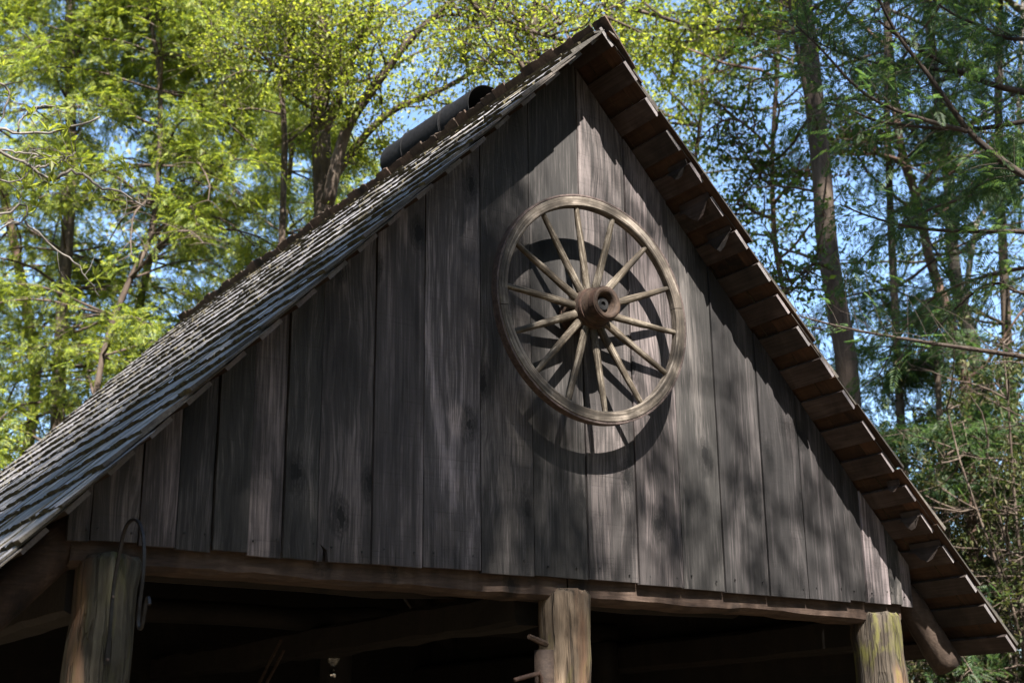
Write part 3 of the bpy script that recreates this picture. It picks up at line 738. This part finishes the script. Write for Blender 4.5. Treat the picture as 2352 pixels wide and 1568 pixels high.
def broadleaf(name, label, trunk, r, limbs, mat, bk, nleaf=9, size=.075, zr=(5, 12), nb=20, L=1.6, cat="tree", group=None, tmpl=LEAF, up=.25, bushy=1.0, r_top=.45, trunk_seg=10):
    """limbs: list of (points, radius) that the photograph shows; the rest of the crown grows by itself"""
    root = empty(name, tuple(trunk[-1] * [1, 1, 0]), label=label, category=cat)
    if group: root['group'] = group
    off = np.array(root.location)
    mb = MB(); tp = poly(trunk, 30); mb.tube(tp - off, np.linspace(r * r_top, r, len(tp)), trunk_seg, .045)
    src = []
    for z_ in rng.uniform(zr[0], zr[1], nb):
        i = int(np.argmin(abs(tp[:, 2] - z_))); src.append((tp[i] - off, rand_dir(up, .35), L * rng.uniform(.5, 1.15)))
    limb_objs = []
    for pts, lr in limbs:
        lp = poly(pts, 22) - off; lm = MB(); lm.tube(lp, np.linspace(lr, lr * .35, len(lp)), 8, .04)
        lm.build("limb", bk, root, smooth=True)
        for k in range(4, len(lp)):
            if rng.random() < .75: src.append((lp[k], (lp[k] - lp[k-1]) / np.linalg.norm(lp[k] - lp[k-1]) * .5 + rng.normal(0, .7, 3), L * .45 * rng.uniform(.5, 1.2)))
    P, D = [], []
    for b, d, ln in src:
        br = grow(mb, b, d, ln, .006 + .011 * ln, 7, .3, .1, up * .6)
        for k in range(2, len(br)):
            for _ in range(int(2 * bushy + rng.random())):
                tw = grow(mb, br[k], (br[k] - br[k-1]) * 4 + rng.normal(0, .6, 3), rng.uniform(.2, .6), .0032, 4, .3, .3, seg=3)
                m = rng.integers(0, len(tw), nleaf); P.append(tw[m] + rng.normal(0, .045, (nleaf, 3))); D.append(rng.normal(0, .8, (nleaf, 3)) + (tw[-1] - tw[0]) + [0, 0, -.25])
    mb.build("trunk", bk, root, smooth=True)
    if P and nleaf:
        P, D = np.concatenate(P), np.concatenate(D)
        V, F = scatter(tmpl, P, D, size * rng.uniform(.6, 1.25, len(P)), rng.normal(0, .7, len(P))); tri_mesh("crown", V, F, mat, root)
    return root

G1 = "hemlocks left of the barn"
hemlock("hemlock_tree", "hemlock with the thick brown trunk near the left edge", trace([(165, -150), (160, 150), (165, 420), (150, 600), (140, 760), (135, 900), (130, 1050)], 16), .10, (4.2, 12.5), 2.5, 92, M['hemlock'], M['bark'], .72, (6.4, 8.8, .75), G1)
hemlock("hemlock_tree", "slim hemlock with dark bowed stem right of the thick trunk", trace([(330, -200), (335, 0), (372, 180), (365, 400), (350, 560), (290, 650), (225, 830)], 14.5), .042, (5.2, 12), 2.1, 76, M['hemlock'], M['bark'], .7, (6, 8, .7), G1)
hemlock("hemlock_tree", "hemlock with thin straight stem nearest the roof edge", trace([(560, -150), (555, 100), (540, 400), (350, 560), (320, 700), (300, 850)], 18), .07, (6, 13.5), 2.4, 74, M['hemlock'], M['bark'], .7, None, G1)
hemlock("hemlock_tree", "yellow green hemlock rising close behind the roof slope", trace([(690, 120), (680, 250), (660, 450), (640, 700)], 17), .05, (6.4, 10), 1.8, 40, M['hemlock'], M['bark'], .75, None, G1)
hemlock("hemlock_tree", "leaning leafy hemlock cut by the left edge of the view", trace([(-60, -100), (-20, 300), (40, 600), (90, 850), (60, 1050)], 18.5), .09, (4, 13.5), 2.8, 80, M['hemlock'], M['bark_red'], .75, (6.5, 9, .6), G1)

# deciduous trees behind the ridge
d = 14.2
F_tr = trace([(722, -140), (730, 0), (738, 120), (735, 260), (742, 430), (745, 620)], d)
def lt(pts, dd): return np.array([at(x, y, dd) for x, y in pts])
broadleaf("oak_tree", "grey forked oak with a dark limb reaching up right", F_tr, .125,
          [(lt([(752, 470), (790, 300), (830, 240), (880, 170), (940, 90), (1000, 35), (1070, -25)], d - .3), .075),
           (lt([(745, 300), (768, 250), (800, 165), (822, 100), (850, 40), (862, -30)], d + .2), .06),
           (lt([(775, 240), (790, 150), (770, 95), (725, 30)], d + .1), .035),
           (lt([(748, 440), (800, 360), (860, 285), (910, 248), (965, 225), (1030, 200), (1110, 150), (1180, 90)], d + .5), .05)],
          M['spring'], M['bark'], 15, .05, (7.6, 10.6), 20, 1.7, r_top=.75)
broadleaf("oak_tree", "dark slender oak stem with a crooked bare side branch", trace([(690, -60), (665, 60), (640, 170), (655, 300), (652, 420), (645, 620)], 14.5), .06,
          [(lt([(650, 180), (612, 135), (590, 112), (555, 110)], 14.5), .026), (lt([(648, 190), (658, 130), (680, 60), (690, -20)], 14.6), .035)],
          M['spring'], M['bark'], 13, .048, (8, 10.5), 12, 1.3)
broadleaf("beech_tree", "leafy beech whose thin dark branches hang above the ridge", trace([(1235, -60), (1225, 60), (1222, 200), (1215, 400)], 13.5), .075,
          [(lt([(1300, 330), (1208, 160), (1146, 84), (1110, 29), (1060, -12)], 12.5), .032),
           (lt([(1260, 300), (1242, 139), (1229, 91), (1191, 44), (1130, -15)], 13), .03),
           (lt([(1380, 120), (1306, 95), (1233, 78), (1178, 51), (1109, 40), (1022, 35)], 12.8), .024)],
          M['spring'], M['bark'], 12, .048, (8, 11.5), 16, 1.8)
broadleaf("oak_tree", "oak with upright grey trunk right behind the roof peak", trace([(1420, -120), (1428, 0), (1432, 100), (1440, 300)], 21), .10,
          [(lt([(1540, 190), (1560, 120), (1612, 55), (1670, -30)], 20), .05), (lt([(1370, -30), (1395, 20), (1408, 70)], 17), .03)],
          M['spring'], M['bark_grey'], 16, .062, (9.5, 15), 34, 2.4)
broadleaf("maple_tree", "young maple with thin curved stem right of the peak", trace([(1660, -100), (1630, -10), (1619, 55), (1614, 180), (1610, 290), (1595, 370), (1590, 520)], 17), .04,
          [(lt([(1612, 210), (1660, 130), (1700, 95), (1760, 60)], 16.8), .02), (lt([(1450, 20), (1540, 45), (1600, 70), (1690, 66), (1760, 68)], 14.5), .024)],
          M['spring'], M['bark'], 13, .07, (6.5, 12.5), 36, 1.9)
broadleaf("birch_tree", "slim pale trunk with sparse twisting side branches", trace([(1800, -80), (1790, 60), (1786, 164), (1773, 328), (1775, 490), (1781, 580), (1803, 675), (1810, 800)], 15), .045,
          [(lt([(1775, 430), (1740, 400), (1700, 330), (1680, 285)], 15), .018), (lt([(1774, 350), (1730, 300), (1690, 270), (1640, 285), (1600, 330)], 14.7), .018),
           (lt([(1776, 470), (1815, 420), (1850, 395), (1880, 380)], 15.2), .022), (lt([(1778, 500), (1745, 495), (1705, 470), (1668, 470)], 15.1), .02)],
          M['green'], M['bark_red'], 4, .07, (5.5, 10), 20, 1.3, bushy=.8)
broadleaf("poplar_tree", "tall thick straight trunk rising right of the roof", trace([(1828, -100), (1841, 0), (1859, 120), (1873, 255), (1884, 364), (1899, 568), (1910, 640), (1924, 700), (1937, 781), (1950, 891), (1955, 1000)], 13), .115,
          [(lt([(1915, 620), (1870, 600), (1830, 640), (1790, 690)], 12.8), .02), (lt([(1870, 300), (1830, 110), (1815, 30), (1812, -40)], 14), .035)],
          M['green'], M['bark'], 5, .07, (6, 11), 26, 1.5, bushy=.6, r_top=.8)
broadleaf("cherry_tree", "reddish leaning trunk among the dark trees at right", trace([(2030, -80), (2040, 70), (2055, 237), (2070, 364), (2113, 473), (2125, 563), (2161, 672), (2201, 792), (2223, 909), (2225, 1058)], 15.5), .085,
          [(lt([(2075, 370), (2040, 358), (1990, 352), (1960, 345)], 15.4), .022)], M['green'], M['bark_red'], 8, .07, (5, 10.5), 22, 1.6)
broadleaf("oak_tree", "thick grey trunk rising behind the reddish leaning one", trace([(2120, -60), (2150, 200), (2180, 400), (2186, 563), (2194, 654), (2223, 745), (2252, 854), (2262, 1000)], 17.5), .12,
          [], M['green'], M['bark_grey'], 8, .08, (5.5, 12), 26, 2.0)
broadleaf("sycamore_tree", "pale curved trunk shining at the right edge", trace([(2352, -80), (2345, 120), (2340, 255), (2343, 328), (2314, 386), (2285, 455), (2244, 495), (2228, 600), (2215, 700), (2210, 900)], 19), .06,
          [(lt([(2352, 30), (2300, -10), (2250, -60)], 19), .05)], M['spring'], M['bark_pale'], 9, .08, (6, 12.5), 24, 1.8)
# hemlock whose long boughs cross the right of the view
hk = trace([(2560, -100), (2520, 300), (2500, 600), (2490, 900)], 10.5)
hr = hemlock("hemlock_tree", "shaded hemlock sending long drooping boughs across the right", hk, .12, (4.5, 7.8), 2.2, 9, M['hemlock_shade'], M['bark'], .8, None, None, fr=.15, az_bias=2.2)
off = np.array(hr.location); P, D, Sx = [], [], []
for pts, dd, r in (([(2420, 440), (2350, 404), (2295, 364), (2222, 302), (2179, 237), (2113, 146), (2062, 84), (2033, 29), (2010, -20)], 9.3, .026),
                   ([(2420, 225), (2350, 211), (2295, 200), (2222, 175), (2149, 135), (2069, 91), (2010, 40)], 9.6, .024),
                   ([(2222, 302), (2113, 273), (2040, 248), (1967, 204), (1880, 106), (1830, 60)], 9.2, .016),
                   ([(2225, 170), (2105, 153), (2004, 146), (1905, 113), (1850, 80)], 9.8, .015),
                   ([(2420, 270), (2350, 280), (2230, 300), (2113, 292), (2010, 280), (1950, 250), (1890, 235)], 9.5, .018),
                   ([(2420, 832), (2350, 818), (2222, 800), (2077, 778), (1949, 756), (1840, 727)], 9, .018),
                   ([(2420, 540), (2350, 531), (2250, 532), (2113, 527), (2004, 501), (1930, 470)], 9.7, .018),
                   ([(2420, 660), (2352, 680), (2280, 640), (2200, 700), (2150, 760)], 9.8, .014),
                   ([(2420, 60), (2340, 100), (2250, 60), (2180, 30), (2120, -20)], 9.7, .016)):
    lp = poly(lt(pts, dd), 26) - off; lm = MB(); lm.tube(lp, np.linspace(r, r * .3, len(lp)), 6, .04); 
    low = pts[2][1] > 600
    for k in range(3, len(lp)):
        for s in (1, -1):
            td = lp[k] - lp[k-1]; td /= np.linalg.norm(td); sd_ = np.cross(td, FWD) if rng.random() < .5 else np.cross(td, [0, 0, 1]); sd_ /= np.linalg.norm(sd_)
            tw = grow(lm, lp[k], td * .8 + sd_ * s + rng.normal(0, .2, 3), rng.uniform(.2, .55), .003, 5, .2, .5, seg=3)
            if low and rng.random() < .8: continue
            for q in range(1, len(tw)):
                if rng.random() < .62:
                    P.append(tw[q] + rng.normal(0, .02, 3)); D.append((tw[q] - tw[q-1]) * 8 + rng.normal(0, .35, 3)); Sx.append(rng.uniform(.25, .5))
    lm.build("bough", M['bough'], hr, smooth=True)
V, F = scatter(FROND[0], np.array(P), np.array(D), np.array(Sx), rng.normal(0, .5, len(P))); tri_mesh("needle_sprays", V, F, M['hemlock_shade'], hr)

hemlock("hemlock_tree", "dark hemlock filling the gap right of the tall straight trunk", trace([(2040, -150), (2035, 200), (2045, 500), (2060, 800), (2070, 1000)], 15.5), .06, (6.5, 11.5), 2.0, 22, M['hemlock_shade'], M['bark'], .75, None, "dark hemlocks right of the barn")
hemlock("hemlock_tree", "dark hemlock behind the pale curved trunk at the right edge", trace([(2300, -150), (2290, 300), (2310, 700), (2320, 1000)], 17), .08, (4.5, 12.5), 2.3, 30, M['hemlock_shade'], M['bark'], .8, None, "dark hemlocks right of the barn")
hemlock("hemlock_tree", "low bushy hemlock spreading over the laurels at lower right", trace([(2150, 800), (2160, 1000), (2170, 1200)], 15), .06, (2.2, 6.0), 2.2, 44, M['hemlock_shade'], M['bark'], .8, None, "dark hemlocks right of the barn")

# understorey at the right and the pale laurel at the left
def shrub(label, x, y, dist, h, w, nst, mat, nleaf, size, bk, name="laurel_shrub", z0=0.0):
    c = at(x, y, dist); c[2] = z0; root = empty(name, tuple(c), label=label, category="shrub"); mb = MB(); P, D = [], []
    for i in range(nst):
        b = np.array([rng.normal(0, w * .25), rng.normal(0, w * .25), -.1]); st = grow(mb, b, [rng.normal(0, .14), rng.normal(0, .14), 1], h * rng.uniform(.7, 1.05), .03, 10, .13, .0, .35, 6)
        for k in range(3, len(st)):
            for _ in range(3):
                br = grow(mb, st[k], rand_dir(.2, .4), w * rng.uniform(.25, .7), .011, 6, .35, .2, .15, 4)
                for q in range(2, len(br)):
                    tw = grow(mb, br[q], (br[q] - br[q-1]) * 3 + rng.normal(0, .5, 3), rng.uniform(.12, .3), .004, 3, .3, .2, seg=3)
                    if rng.random() < .75:
                        n_ = nleaf; P.append(np.repeat(tw[-1:], n_, 0) + rng.normal(0, .035, (n_, 3))); D.append(rng.normal(0, .8, (n_, 3)) + [0, 0, .1])
    mb.build("stem", bk, root, smooth=True); P, D = np.concatenate(P), np.concatenate(D)
    V, F = scatter(LEAF_NARROW, P, D, size * rng.uniform(.7, 1.2, len(P)), rng.normal(0, .6, len(P))); tri_mesh("leafage", V, F, mat, root)
    return root
shrub("dark laurel thicket under the eave at lower right", 2230, 1500, 15, 4.8, 1.9, 13, M['laurel'], 12, .075, M['bark'])
shrub("dark laurel thicket cut by the right edge", 2450, 1400, 14, 5.4, 1.9, 13, M['laurel'], 12, .075, M['bark'])
shrub("tall laurel between the right trunks and the eave", 2075, 1200, 16.5, 6.2, 2.0, 14, M['laurel'], 12, .075, M['bark'])
shrub("far laurel behind the reddish trunk", 2290, 1200, 18.5, 6.8, 2.6, 14, M['laurel'], 12, .08, M['bark'])
# pale crooked laurel branches at the left edge
lo = at(-260, 500, 8.2); lroot = empty("laurel_shrub", (lo[0], lo[1], 0), label="laurel with pale crooked branches entering at the left edge", category="shrub")
off = np.array(lroot.location); sm = MB(); hub_pts = [(-260, 1900), (-250, 1200), (-220, 800), (-200, 500), (-190, 250)]
sp = [at(x, y, 8.2) for x, y in hub_pts]; sp[0] = np.array([lo[0], lo[1], -.1]); sm.tube(poly(sp, 18) - off, np.linspace(.04, .018, 18), 8, .04)
P, D = [], []
for pts, r in (([(-200, 260), (0, 182), (18, 204), (24, 226), (11, 262), (-10, 300)], .010),
               ([(-200, 330), (-80, 300), (0, 291), (36, 304), (91, 308), (138, 302), (189, 288), (230, 270)], .012),
               ([(-210, 420), (-60, 330), (0, 346), (44, 371), (76, 386), (109, 411), (131, 419)], .016),
               ([(76, 386), (127, 379), (153, 364), (171, 349)], .009), ([(-200, 430), (0, 408), (22, 422), (55, 411), (73, 391)], .009),
               ([(131, 408), (153, 393), (182, 397), (218, 419), (262, 440), (291, 448), (330, 480)], .010),
               ([(-210, 560), (0, 491), (22, 488), (55, 460), (64, 480), (58, 506), (22, 520), (-20, 540)], .011),
               ([(0, 346), (60, 350), (110, 360), (150, 362)], .007), ([(40, 304), (60, 255), (110, 240), (150, 262)], .006), ([(58, 506), (110, 560), (170, 600), (230, 680)], .007)):
    lp = poly(lt(pts, 8.2), 18) + rng.normal(0, .006, (18, 3)) - off; sm.tube(lp, np.linspace(r, r * .45, 18), 6, .05)
    for k in range(5, 18):
        if rng.random() < .6:
            tw = grow(sm, lp[k], (lp[k] - lp[k-1]) * 6 + rng.normal(0, .7, 3), rng.uniform(.08, .26), .0035, 4, .5, -.1, .3, 3)
            if rng.random() < .35: P.append(np.repeat(tw[-1:], 7, 0)); D.append(rng.normal(0, .8, (7, 3)) + [0, 0, .5])
sm.build("stem", M['bark_pale'], lroot, smooth=True); P, D = np.concatenate(P), np.concatenate(D)
lf = bpy.data.meshes.new("leaf"); lf.from_pydata(LEAF_NARROW[0].tolist(), [], LEAF_NARROW[1].tolist()); lf.materials.append(M['spring'])
xa, ya_, za = frames(D, rng.normal(0, .4, len(D)))
for p_, a_, b_, c_ in zip(P, xa, ya_, za):
    k_ = .075 * rng.uniform(.7, 1.25); o = bpy.data.objects.new("leaf", lf); link(o, lroot)
    o.matrix_local = Matrix(((a_[0]*k_, b_[0]*k_, c_[0]*k_, p_[0]), (a_[1]*k_, b_[1]*k_, c_[1]*k_, p_[1]), (a_[2]*k_, b_[2]*k_, c_[2]*k_, p_[2]), (0, 0, 0, 1)))

# trees behind the camera: crowns clumped to dapple the gable; the oak added to shade the right
def shade_tree(label, base, blobs, size, mat, r=.22):
    root = empty("shade_tree", base, label=label, category="tree"); off = np.array(base); mb = MB()
    top = np.mean([b[0] for b in blobs], 0); mb.tube(poly([off, off * .5 + top * .5 - [.3, .2, 0], top], 14) - off, np.linspace(r, r * .3, 14), 9, .04)
    P = []
    for c, rad, n_ in blobs:
        c = np.array(c, float); mb.tube(np.array([top * .6 + off * .4, top * .3 + c * .7, c]) - off, [.05, .02, .012], 6)
        q = rng.standard_normal((max(2, n_ // 20), 3)); q *= np.cbrt(rng.random(len(q)))[:, None] / np.linalg.norm(q, axis=1)[:, None]; q = c + q * rad
        P.append(np.repeat(q, 20, 0) + rng.normal(0, .10, (len(q) * 20, 3)))
    P = np.concatenate(P) - off; mb.build("trunk", M['bark'], root, smooth=True)
    V, F = scatter(LEAF, P, rng.normal(0, 1, P.shape), size * rng.uniform(.7, 1.3, len(P)), rng.normal(0, .8, len(P))); tri_mesh("crown", V, F, mat, root)
def sunward(x, y, z_, t): return np.array([x, y, z_]) + SUN * t
shade_tree("leafy maple standing behind the viewer to the left", (-5.6, -9.8, 0),
           [(sunward(-2.1, 0, 2.9, 12.5), (.95, 1.6, .8), 9500), (sunward(-1.2, 0, 3.1, 13.2), (.55, 1.4, .8), 6000), (sunward(-1.0, 0, 3.75, 12.8), (.32, 1.2, .55), 1800), (sunward(-.62, 0, 4.15, 12.4), (.22, .8, .22), 420), (sunward(-2.4, 1.5, 3.2, 14), (1.2, 1.6, .8), 6000),
            (sunward(-1.2, 2.5, 4.2, 13.5), (.9, 1.4, .5), 1300), (sunward(-.45, 0, 2.75, 12.2), (.26, 1.0, .35), 650), (sunward(-.1, 0, 3.2, 12.2), (.22, .8, .3), 240),
            (sunward(.60, 0, 2.75, 10.6), (.15, .5, .42), 420), (sunward(1.25, 0, 2.68, 10.3), (.15, .5, .2), 200), (sunward(1.78, 0, 2.8, 10.8), (.11, .5, .32), 180),
            (sunward(.45, 0, 4.4, 11), (.2, .5, .16), 180), (sunward(1.1, 0, 3.55, 10.5), (.08, .5, .26), 110), (sunward(2.2, 0, 2.6, 11), (.15, .6, .2), 130), (sunward(-.42, 0, 3.15, 11), (.2, .6, .45), 520),
            (sunward(-.14, 0, 2.9, 11), (.13, .6, .5), 520), (sunward(-.8, 0, 4.15, 12), (.32, .8, .35), 1100), (sunward(-.45, 0, 4.5, 12), (.2, .7, .22), 480), (sunward(-2.2, 0, 2.7, 12), (.5, .8, .3), 2200), (sunward(-1.3, 0, 3.7, 12), (.5, .8, .5), 2200)], .075, M['green'])
shade_tree("unseen tall oak added far behind the viewer to shade the right trees", (0.5, -14.5, 0),
           [(sunward(6.4, 5, 6.0, 22), (2.0, 2.4, 2.0), 2800), (sunward(8, 5, 7, 22), (2.6, 2.4, 2.4), 3800), (sunward(7, 6, 3.5, 23), (2.6, 2, 1.5), 1100), (sunward(9, 7, 10, 23), (3, 2.4, 2.2), 3000), (sunward(3.1, .3, 6.2, 18), (1.4, 1.3, 1.0), 4200), (sunward(3.5, 1, 8.0, 18), (1.4, 1.3, 1.0), 2600), (sunward(4.2, 3, 6.2, 20), (1.5, 1.5, 1.2), 2600)], .16, M['green'], .4)

# the wood beyond, and an unseen ring added to block sky light, low towards the sun
def wood(n_, ncl, a0, a1, d0, d1, hmax, size, seed):
    r = np.random.default_rng(seed); cl = r.integers(0, ncl, n_)
    ca, cd, cz = r.uniform(a0, a1, ncl), r.uniform(d0, d1, ncl), r.beta(1.2, 1.6, ncl) * hmax
    sa = math.atan2(SUN[0], SUN[1]) % (2 * math.pi); dev = np.abs((ca - sa + math.pi) % (2 * math.pi) - math.pi)
    cz = np.where(dev < .75, np.minimum(cz, cd * .60), cz)
    az = ca[cl] + r.normal(0, 1, n_) * 1.0 / cd[cl]; dist = cd[cl] + r.normal(0, .9, n_); zz = cz[cl] + r.normal(0, .8, n_)
    P = np.stack([CAM[0] + dist * np.sin(az), CAM[1] + dist * np.cos(az), np.maximum(zz, .1)], 1)
    return scatter(LEAF, P, r.normal(0, 1, P.shape), size * r.uniform(.6, 1.3, n_), r.normal(0, .8, n_))
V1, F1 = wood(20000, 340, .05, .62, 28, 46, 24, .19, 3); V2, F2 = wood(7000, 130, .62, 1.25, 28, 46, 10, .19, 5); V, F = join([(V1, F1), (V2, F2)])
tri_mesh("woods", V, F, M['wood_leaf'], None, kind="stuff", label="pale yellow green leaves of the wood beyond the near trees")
V, F = wood(110000, 1300, 1.3, 6.2, 15, 26, 21, .42, 4)
tri_mesh("woods", V, F, M['green'], None, kind="stuff", label="green leaf ring added behind the viewer to block sky light")
